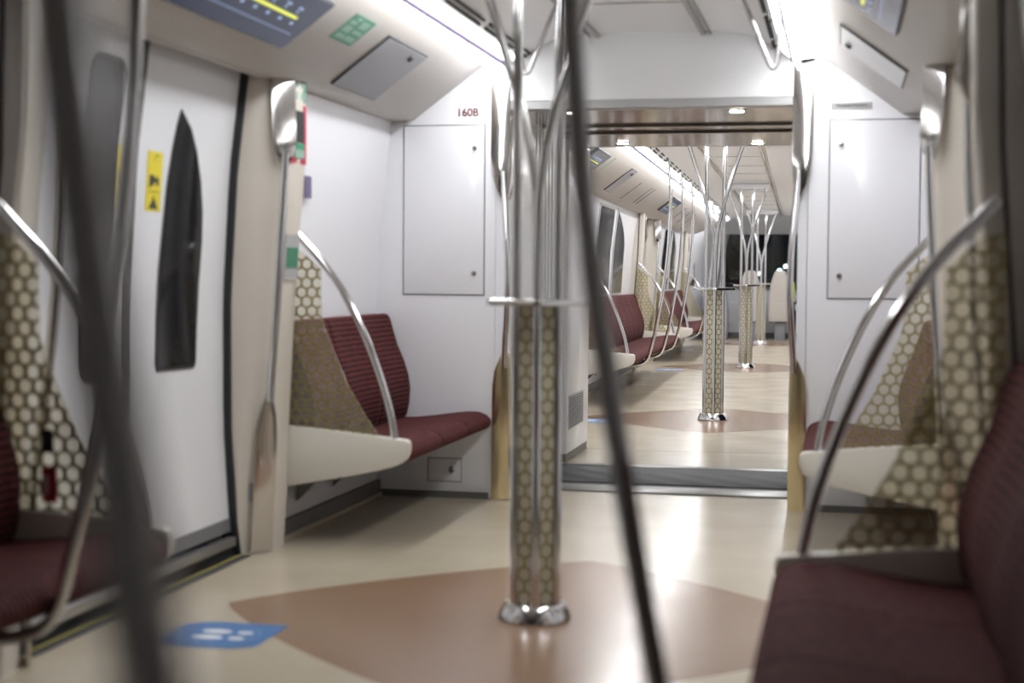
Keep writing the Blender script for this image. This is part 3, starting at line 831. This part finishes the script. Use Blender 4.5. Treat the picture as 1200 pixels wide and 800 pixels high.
def tv(s, M, ya, yb, label):
    t, f, w, h, sg = valance_box('route_display', s, M, .945, 1.165, ya, yb, .02, 'screen', label, 'screen')
    f.name = 'screen'
    z = .0245
    def bar(x0, x1, y0, y1, m, n):
        a, b = sorted((sg*x0, sg*x1)); return ob(n, MB().box((a, y0, z-.002), (b, y1, z)).mesh(n, m), f)
    bar(-w+.05, w-.17, .008, .020, 'screen_yellow', 'route_line')
    bar(-w+.05, w-.08, -.062, -.058, 'screen_line', 'divider')
    st = MB()
    for i in range(9):
        x = -w+.10+i*(2*w-.32)/8*1.0
        st.box((sg*x-.006, .034, z-.002), (sg*x+.006, .046, z)); st.box((sg*(x+.05)-.012, -.020, z-.002), (sg*(x+.05)+.012, -.008, z))
        st.box((sg*x-.02, .054, z-.002), (sg*x+.02, .062, z))
    ob('station_marks', st.mesh('station_marks', 'screen_dot'), f)
tv(-1, M1, -.75, .53, 'dark blue route display above the near left door')
tv(1, M1, -.75, .58, 'dark blue route display above the near right door')
tv(-1, M2, -.60, .22, 'small blue route display seen beyond the gangway')
tv(-1, M2, 7.0, 8.2, 'blue display above the second left door of the far carriage')
def panel(s, M, ya, yb, label, u0=.955, u1=1.225, m='grey_panel'):
    t, f, w, h, sg = valance_box('access_panel', s, M, u0, u1, ya, yb, .009, m, label, 'panel', .002)
    l = ob('lock', MB().lathe([(.001, .0), (.016, 0), (.016, .010), (.012, .013), (.001, .013)], (0, 0, 0), 20).mesh('lock', 'gasket'), f)
    l.location = (sg*(w-.19), h-.05, .011)
panel(-1, M1, 1.31, 1.94, 'grey sloping panel with a round lock above the left seats')
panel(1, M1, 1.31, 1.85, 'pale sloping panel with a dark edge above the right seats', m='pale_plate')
panel(-1, M2, 1.9, 2.36, 'narrow dark panel on the slope beyond the gangway', .94, 1.215)
def sticker(s, M, u0, u1, ya, yb, label, far=False):
    uc = (u0+u1)/2; mx, sg = onslope(uc, (ya+yb)/2, s, M, .001)
    t = bpy.data.objects.new('exit_sign', None); COL.objects.link(t); t.matrix_world = mx; tag(t, label, 'sign')
    h = (u1-u0)*math.hypot(1, .743)/2; w = (yb-ya)/2
    ob('backing', MB().box((-w, -h, 0), (w, h, .002)).mesh('backing', 'green_sign' if not far else 'valance'), t)
    k = MB()
    if not far:
        for x0, x1, y0, y1 in ((-.85, -.1, -.8, -.5), (.0, .8, -.8, -.45), (-.85, -.2, -.3, .15), (0, .85, -.2, .05), (-.9, -.3, .3, .55), (0, .7, .25, .75), (-.6, -.2, .65, .85)):
            a, b = sorted((sg*x0*w, sg*x1*w)); k.box((a, y0*h, .002), (b, y1*h, .003))
        ob('marks', k.mesh('marks', 'pale_green'), t)
    else:
        for i in range(6):
            k.box((-w*.25, -h+i*h/3.1, .002), (w*.25, -h+i*h/3.1+h*.22, .003))
            k.box((-w*.6, -h+i*h/3.1, .002), (-w*.45, -h+i*h/3.1+h*.15, .003))
        ob('marks', k.mesh('marks', 'green_ink'), t)
sticker(-1, M1, .942, 1.062, .82, 1.08, 'green and white sign sticker on the slope above the left pillar')
sticker(-1, M2, .935, 1.078, .56, .70, 'small green lettering on the slope beyond the gangway', far=True)
# dark slots and small boxes on the far slope
for k, y in enumerate((3.4, 4.5, 4.8, 9.6, 10.7, 11.8)):
    mx, sg = onslope(1.10 if k else 1.115, y, -1, M2)
    o = ob('air_grille', MB().box((-.02, -.14, 0), (.02, .14, .006)).mesh('air_grille', 'groove', bevel=.002)); o.matrix_world = mx
    tag(o, f'narrow dark slot on the left slope of the far carriage, {ORD[k]} from the gangway', 'grille')

# pillar signs in the near car
def corner_signs():
    fl = True; M = M1
    def side(y0, y1, z0, z1, th, n=3):
        """thin slab lying on the aisle-facing side of the left pillar"""
        rings = []
        for i in range(n+1):
            z = z0+(z1-z0)*i/n; r = post_ring(z, 1)
            def uu(y):
                for (ua, ya, _), (ub, yb, _) in zip(r[4:7], r[5:8]):
                    if y <= yb: return ua+(ub-ua)*(y-ya)/(yb-ya)
                return r[7][0]
            rings.append([(uu(y0)+.002, y0, z), (uu(y1)+.002, y1, z), (uu(y1)-th, y1, z), (uu(y0)-th, y0, z)])
        return MB().loft(rings)
    def sl(name, m, y0, y1, z0, z1, th, par=None, label=None):
        return ob(name, side(y0, y1, z0, z1, th).mesh(name, m, flip=True), par, M=M, label=label)
    a = sl('exit_notice', 'green_sign', 1.020, 1.145, 1.905, 2.02, .003); tag(a, 'small green and white notice at the top of the left pillar', 'sign')
    sl('notice_mark', 'pale_green', 1.035, 1.13, 1.915, 1.945, .0045, a); sl('notice_mark', 'pale_green', 1.035, 1.13, 1.965, 2.005, .0045, a)
    a = sl('emergency_alarm', 'red_sign', 1.012, 1.148, 1.645, 1.893, .004); tag(a, 'red framed emergency handle sign on the left pillar beside the chrome plate', 'alarm')
    sl('handle_slot', 'gasket', 1.055, 1.115, 1.735, 1.865, .007, a, 'black handle slot'); sl('alarm_label', 'green_ink', 1.05, 1.12, 1.705, 1.73, .006, a); sl('alarm_label', 'pale_green', 1.045, 1.12, 1.668, 1.703, .006, a)
    a = sl('door_button_box', 'label_grey', 1.02, 1.13, 1.155, 1.345, .012); tag(a, 'small grey box with green label on the left pillar above the screen rail', 'button box')
    sl('green_label', 'green_sign', 1.03, 1.12, 1.205, 1.29, .014, a)
    o = ob('wall_sticker', MB().box((1.398, -.045, -.05), (1.402, .045, .05)).mesh('wall_sticker', 'purple_sign', flip=True, xf=Matrix.Translation((0, 0, 0)))); o.matrix_world = M @ Matrix.Translation((0, 1.52, 1.572)); tag(o, 'small purple sticker on the white wall beside the left pillar', 'sticker')
    o = ob('wall_sticker', MB().box((1.402, -.06, -.06), (1.408, .06, .06)).mesh('wall_sticker', 'label_grey')); o.matrix_world = M @ Matrix.Translation((0, -1.27, 1.62)); tag(o, 'grey sticker on the wall at the right edge of the view', 'sticker')
corner_signs()

# floor stickers
def floor_sticker(M, x, y, label, rz=0):
    t = thing('floor_sticker', label, 'sticker', M, x, y, 0, rz)
    pts = [(-.17, -.06), (-.12, .15), (.20, .17), (.20, .12), (.11, -.15), (-.08, -.17)]
    pts = [(-.17, -.09), (-.17, .12), (-.10, .17), (.17, .17), (.17, -.12), (.10, -.17), (-.13, -.17)]
    ob('sheet', MB().prism(pts, 'z', .0005, .0015).mesh('sheet', 'blue_sticker'), t)
    k = MB()
    for cx, sx in ((-.04, 1), (.04, 1)):
        for cy, ry, rx in ((.028, .052, .024), (-.070, .028, .019)):
            k.add(*(lambda q: (q.v, q.f))(MB().prism([(cx+rx*math.cos(a*PI/8), cy+ry*math.sin(a*PI/8)) for a in range(16)], 'z', .0015, .002)))
    ob('footprints', k.mesh('footprints', 'white_ink', xf=Matrix.Rotation(PI/2, 4, 'Z')), t, label='white footprint marks')
    rg = MB(); n = 48
    vs = []; fs = []
    for i in range(n):
        a = 2*PI*i/n
        vs += [(.125*math.cos(a), .125*math.sin(a), .002), (.133*math.cos(a), .133*math.sin(a), .002)]
        j = (i+1) % n; fs.append((2*i, 2*i+1, 2*j+1, 2*j))
    ob('ring', MB().add(vs, fs).mesh('ring', 'ring_line'), t)
floor_sticker(M1, -.985, -.47, 'blue floor sticker with white footprints near the left door')
floor_sticker(M2, -.98, -.35, 'blue floor sticker beyond the gangway on the left')
floor_sticker(M2, -.98, 6.9, 'small blue floor sticker before the far second door')

# grab loops hanging from the near ceiling
def grab_loop(x, y, s, label):
    t = thing('grab_loop', label, 'handle', M1, x, y, 2.06)
    ob('loop', MB().tube([(-.15*s, 0, .345), (-.10*s, 0, .23), (-.04*s, 0, .08), (-.01*s, 0, .006), (.01*s, 0, -.004), (.022*s, 0, .03), (.03*s, 0, .15), (.032*s, 0, .345)], .010, 10, smooth=2).mesh('loop', 'dark_chrome'), t)
grab_loop(.675, 1.48, 1, 'hanging chrome grab loop from the ceiling right of centre')
grab_loop(-.38, 1.48, -1, 'hanging chrome grab loop from the ceiling left of centre')

# ------------------------------------------------------------------ bay windows of the far car
def bay_window(y0, y1, z0, z1, pointed, n, lab):
    M = M2
    t = bpy.data.objects.new(f'window_{n}', None); COL.objects.link(t); place(t, M, 0, 0, 0); tag(t, lab, None, None, 'structure')
    pts = curved_window(y0, y1, z0, z1, .05, wall_u, pointed)
    cy = sum(p[0] for p in pts)/len(pts); cz = sum(p[1] for p in pts)/len(pts)
    ob('window_frame', panel_from([(cy+(y-cy)*1.1, cz+(z-cz)*1.05) for y, z in pts], wall_u, 0, .010).mesh('window_frame', 'vent_grey', flip=True), t)
    ob('pane', panel_from(pts, wall_u, .008, .006).mesh('pane', 'dark_glass', flip=True), t)
WN = 1
for base in (0, 7.68):
    bay_window(base+2.95, base+4.12, 1.0, 1.92, None, WN, 'wide dark side window above the far carriage seats'); WN += 1
    bay_window(base+4.48, base+5.45, 1.0, 1.93, 'near', WN, 'arched dark side window above the far carriage seats'); WN += 1

# ------------------------------------------------------------------ front end of the far car
def nose():
    M = M2
    # curved white flanks narrowing to the windscreen
    for s, side in ((-1, 'left'), (1, 'right')):
        rings = []
        for z, pull in ((0, 0), (.5, .0), (1.0, .03), (1.4, .12), (1.8, .24), (2.05, .34), (2.42, .46)):
            row = [(1.45-pull*.55, 15.5), (1.36-pull*.7, 16.6), (1.16-pull*.7, 17.8), (.98-pull*.6, 18.8)]
            out = [(u+.08, y) for u, y in row][::-1]
            rings.append([(u, y, z) for u, y in row+out])
        w = MB().loft(rings)
        struct('wall_'+side, w, 'white_panel', M, flip=(s < 0))
        wn = MB().prism([(15.75, 1.02), (16.55, 1.02), (16.0, 1.75), (15.8, 1.8)], 'x', 1.30, 1.34)
        wn = MB().add([(1.432, 15.72, 1.04), (1.345, 16.6, 1.04), (1.31, 16.1, 1.6), (1.34, 15.75, 1.72), (1.412, 15.72, 1.04), (1.325, 16.6, 1.04), (1.29, 16.1, 1.6), (1.32, 15.75, 1.72)],
                      [(0, 1, 2, 3), (7, 6, 5, 4), (0, 4, 5, 1), (1, 5, 6, 2), (2, 6, 7, 3), (3, 7, 4, 0)])
        if s < 0:
            t = ob('window_9', wn.mesh('window_9', 'dark_glass', flip=True), M=M); t['kind'] = 'structure'
    hd = MB().prism([(17.6, 2.44), (17.9, 2.34), (18.3, 2.14), (18.45, 2.07), (18.45, 2.5), (17.6, 2.5)], 'x', -1.2, 1.2)
    struct('wall_front', hd, 'ceiling_white', M)
    dk = thing('driving_desk', 'low white console below the dark front windscreen', 'console', M, 0, 18.6, 0)
    ob('body', MB().prism([(-.25, 0), (-.25, .70), (-.10, .95), (.4, 1.0), (.4, 0)], 'x', -.93, .93).mesh('body', 'white_panel', bevel=.03), dk)
    ob('plinth', MB().box((-.9, -.27, 0), (.9, -.24, .10)).mesh('plinth', 'skirting'), dk)
    gl = MB().prism([(19.02, .98), (18.98, 2.10), (19.0, 2.10), (19.04, .98)], 'x', -1.2, 1.2)
    o = ob('window_10', None or gl.mesh('window_10', 'windscreen'), M=M); o['kind'] = 'structure'
    # side consoles
    for s, side in ((-1, 'left'), (1, 'right')):
        c = thing('side_console', f'white moulded console on the {side} of the front end', 'console', M, s*.93, 17.1, 0)
        ob('body', MB().loft([[(-.20, -.9, 0), (.20, -.9, 0), (.16, .7, 0), (-.20, .7, 0)], [(-.20, -.9, .5), (.20, -.9, .5), (.16, .7, .5), (-.20, .7, .5)],
                              [(-.16, -.7, .9), (.2, -.7, .9), (.12, .7, .98), (-.16, .7, .98)]]).mesh('body', 'white_panel', flip=(s < 0), bevel=.02), c)
def m_ws():
    m, t, b = nt('windscreen'); N, L = t.nodes, t.links
    tr = N.new('ShaderNodeBsdfTransparent'); tr.inputs[0].default_value = (.55, .6, .6, 1)
    gl = N.new('ShaderNodeBsdfGlossy'); gl.inputs['Roughness'].default_value = .03
    mx = N.new('ShaderNodeMixShader'); mx.inputs[0].default_value = .06
    L.new(tr.outputs[0], mx.inputs[1]); L.new(gl.outputs[0], mx.inputs[2]); L.new(mx.outputs[0], N['Material Output'].inputs['Surface'])
m_ws()
nose()
def front_seat(x, y, label):
    t = thing('front_seat', label, 'seat', M2, x, y, 0)
    rings = []
    for z, w, yb in ((.36, .205, .02), (.42, .215, .0), (.6, .215, .0), (.85, .205, -.015), (1.05, .190, -.03), (1.2, .150, -.045), (1.29, .115, -.05), (1.325, .09, -.05), (1.335, .05, -.048)):
        ring = []
        for a in range(20):
            an = 2*PI*a/20; c, sn = math.cos(an), math.sin(an)
            ring.append((w*math.copysign(abs(c)**.45, c), yb+.05*math.copysign(abs(sn)**.6, sn), z))
        rings.append(ring)
    ob('backrest', MB().loft(rings).mesh('backrest', 'front_seat'), t)
    ob('seam', MB().box((-.17, -.057, .70), (.17, -.045, .715)).mesh('seam', 'beige'), t)
    ob('cushion', MB().box((-.21, .02, .34), (.21, .50, .45)).mesh('cushion', 'seat_fabric', bevel=.03, bseg=3), t)
    ob('pedestal', MB().box((-.10, .05, .0), (.10, .35, .36)).mesh('pedestal', 'grey_panel', bevel=.01), t)
front_seat(-.285, 17.0, 'cream high-backed seat at the front end, left of the pair')
front_seat(.285, 17.0, 'cream high-backed seat at the front end, right of the pair')

# ------------------------------------------------------------------ seated person beyond the right front seat
def skinned(name, joints, edges, material, parent, sub=2):
    me = bpy.data.meshes.new(name); me.from_pydata([j[0] for j in joints], edges, [])
    o = bpy.data.objects.new(name, me); COL.objects.link(o)
    md = o.modifiers.new('s', 'SKIN'); md.use_smooth_shade = True
    me.skin_vertices.new() if not me.skin_vertices else None
    for i, j in enumerate(joints):
        r = j[1]; me.skin_vertices[0].data[i].radius = r if isinstance(r, tuple) else (r, r)
    me.skin_vertices[0].data[0].use_root = True
    sb = o.modifiers.new('b', 'SUBSURF'); sb.levels = sb.render_levels = sub
    bpy.context.view_layer.update()
    m2 = bpy.data.meshes.new_from_object(o.evaluated_get(bpy.context.evaluated_depsgraph_get()))
    bpy.data.objects.remove(o)
    m2.materials.clear(); m2.materials.append(MATS[material]); m2.name = name
    for p in m2.polygons: p.use_smooth = True
    return ob(name, m2, parent)
def person():
    t = thing('person', 'person in dark clothes and yellow vest sitting in the right front seat, facing away', 'person', M2, .40, 17.28, 0)
    # x right, y forward (away from camera), pelvis at z .52
    J = [((0, 0, .55), (.15, .11)), ((0, -.02, .75), (.14, .10)), ((0, -.03, .95), (.165, .11)), ((0, -.02, 1.07), (.12, .08)), ((0, 0, 1.14), .05), ((0, .01, 1.20), .055), ((0, .02, 1.27), (.075, .09)), ((0, .015, 1.34), (.065, .08)),
         ((.19, -.02, 1.04), .055), ((.25, .05, .82), .042), ((.20, .26, .72), .034), ((.17, .33, .71), .028),
         ((-.19, -.02, 1.04), .055), ((-.25, .05, .82), .042), ((-.20, .26, .72), .034), ((-.17, .33, .71), .028),
         ((.10, .06, .54), .085), ((.14, .42, .53), .062), ((.15, .36, .30), .052), ((.15, .28, .09), .036), ((.15, .40, .04), .03),
         ((-.10, .06, .54), .085), ((-.13, .42, .53), .062), ((-.13, .44, .30), .052), ((-.13, .42, .09), .036), ((-.13, .54, .04), .03)]
    E = [(0, 1), (1, 2), (2, 3), (3, 4), (4, 5), (5, 6), (6, 7), (2, 8), (8, 9), (9, 10), (10, 11), (2, 12), (12, 13), (13, 14), (14, 15), (0, 16), (16, 17), (17, 18), (18, 19), (19, 20), (0, 21), (21, 22), (22, 23), (23, 24), (24, 25)]
    body = skinned('body', J, E, 'dark_cloth', t, 1)
    skinned('vest', [((0, 0, .66), (.158, .125)), ((0, -.02, .78), (.155, .12)), ((0, -.03, .95), (.185, .125)), ((0, -.025, 1.05), (.15, .10)), ((.15, -.02, 1.06), .068), ((-.15, -.02, 1.06), .068)],
            [(0, 1), (1, 2), (2, 3), (3, 4), (3, 5)], 'hi_vis', body, 1)
    hm = MB().lathe([(.001, 1.385), (.04, 1.382), (.075, 1.35), (.088, 1.30), (.086, 1.25), (.07, 1.215), (.001, 1.21)], (0, 0, 0), 20)
    ob('hair', hm.mesh('hair', 'hair', xf=Matrix.Translation((0, -.005, 0))), body)
    for x, y in ((.15, .30), (-.13, .44)):
        ob('shoe', MB().loft([[(x-.045, y-.08, .0), (x+.045, y-.08, .0), (x+.05, y+.18, .0), (x-.05, y+.18, .0)], [(x-.04, y-.08, .07), (x+.04, y-.08, .07), (x+.04, y+.16, .035), (x-.04, y+.16, .035)]]).mesh('shoe', 'shoe', bevel=.012), body)
    for sx in (1, -1):
        hx = .17*sx
        h = skinned('hand', [((hx, .33, .705), (.026, .016)), ((hx, .38, .70), (.034, .013)), ((hx-.024*sx, .43, .69), .008), ((hx-.026*sx, .46, .672), .006), ((hx-.008*sx, .44, .692), .008), ((hx-.009*sx, .474, .672), .006),
                     ((hx+.009*sx, .438, .692), .008), ((hx+.010*sx, .470, .672), .006), ((hx+.025*sx, .43, .69), .007), ((hx+.028*sx, .455, .674), .006), ((hx-.038*sx, .37, .695), .009), ((hx-.052*sx, .40, .685), .007)],
                    [(0, 1), (1, 2), (2, 3), (1, 4), (4, 5), (1, 6), (6, 7), (1, 8), (8, 9), (0, 10), (10, 11)], 'skin', body, 1)
person()

# lights of the city outside
def far_light(x, y, z, r, m, lab):
    t = thing('street_lamp', lab, 'street lamp', M2, x, y, 0)
    ob('lamp_head', MB().lathe([(.001, -r), (r*.7, -r*.7), (r, 0), (r*.7, r*.7), (.001, r)], (0, 0, z), 14).mesh('lamp_head', m), t)
    ob('lamp_post', MB().lathe([(.05, -1.2), (.05, z-r)], (0, 0, 0), 8).mesh('lamp_post', 'night'), t)
for x, y, z, r, lab in ((-.30, 60, 1.55, .13, 'bright distant lamp seen left of the farthest pole cluster'), (.02, 60, 1.75, .15, 'bright distant lamp seen above the right front seat'),
                        (.86, 60, 1.5, .17, 'bright distant lamp seen right of the right front seat'), (-1.3, 62, 1.45, .1, 'faint distant lamp seen at the left of the windscreen')):
    far_light(x, y, z, r, 'city_lamp', lab)
gr = struct('ground', MB().box((-30, 20, -1.3), (30, 90, -1.2)), 'night', M2)

# rear end of the near car: a plain end wall well behind the camera
struct('wall_back', MB().box((-1.6, -6.26, 0), (1.6, -6.2, 2.45)), 'rear_dark', M1)

# ------------------------------------------------------------------ world, camera, render look
w = bpy.data.worlds.new('World'); S.world = w; w.use_nodes = True
w.node_tree.nodes['Background'].inputs[0].default_value = (.004, .005, .007, 1)
w.node_tree.nodes['Background'].inputs[1].default_value = 1

f, yaw, pitch, roll = 1799.32, .2107, .0417, .0074
F = Vector((-math.sin(yaw)*math.cos(pitch), math.cos(yaw)*math.cos(pitch), -math.sin(pitch)))
R = Vector((math.cos(yaw), math.sin(yaw), 0)); U = R.cross(F)
R2 = R*math.cos(roll)+U*math.sin(roll); U2 = -R*math.sin(roll)+U*math.cos(roll)
cd = bpy.data.cameras.new('Camera'); cam = bpy.data.objects.new('Camera', cd); COL.objects.link(cam)
m = Matrix((R2, U2, -F)).transposed().to_4x4(); m.translation = (1.0126, 0, 1.17); cam.matrix_world = m
cd.sensor_width = 36; cd.lens = f*36/1200; cd.clip_start = .05; cd.clip_end = 300
cd.dof.use_dof = True; cd.dof.focus_distance = 13.5; cd.dof.aperture_fstop = 1.9
S.camera = cam
S.view_settings.view_transform = 'Standard'; S.view_settings.look = 'None'; S.view_settings.gamma = 1
S.view_settings.use_curve_mapping = False; S.view_settings.exposure = 0.76
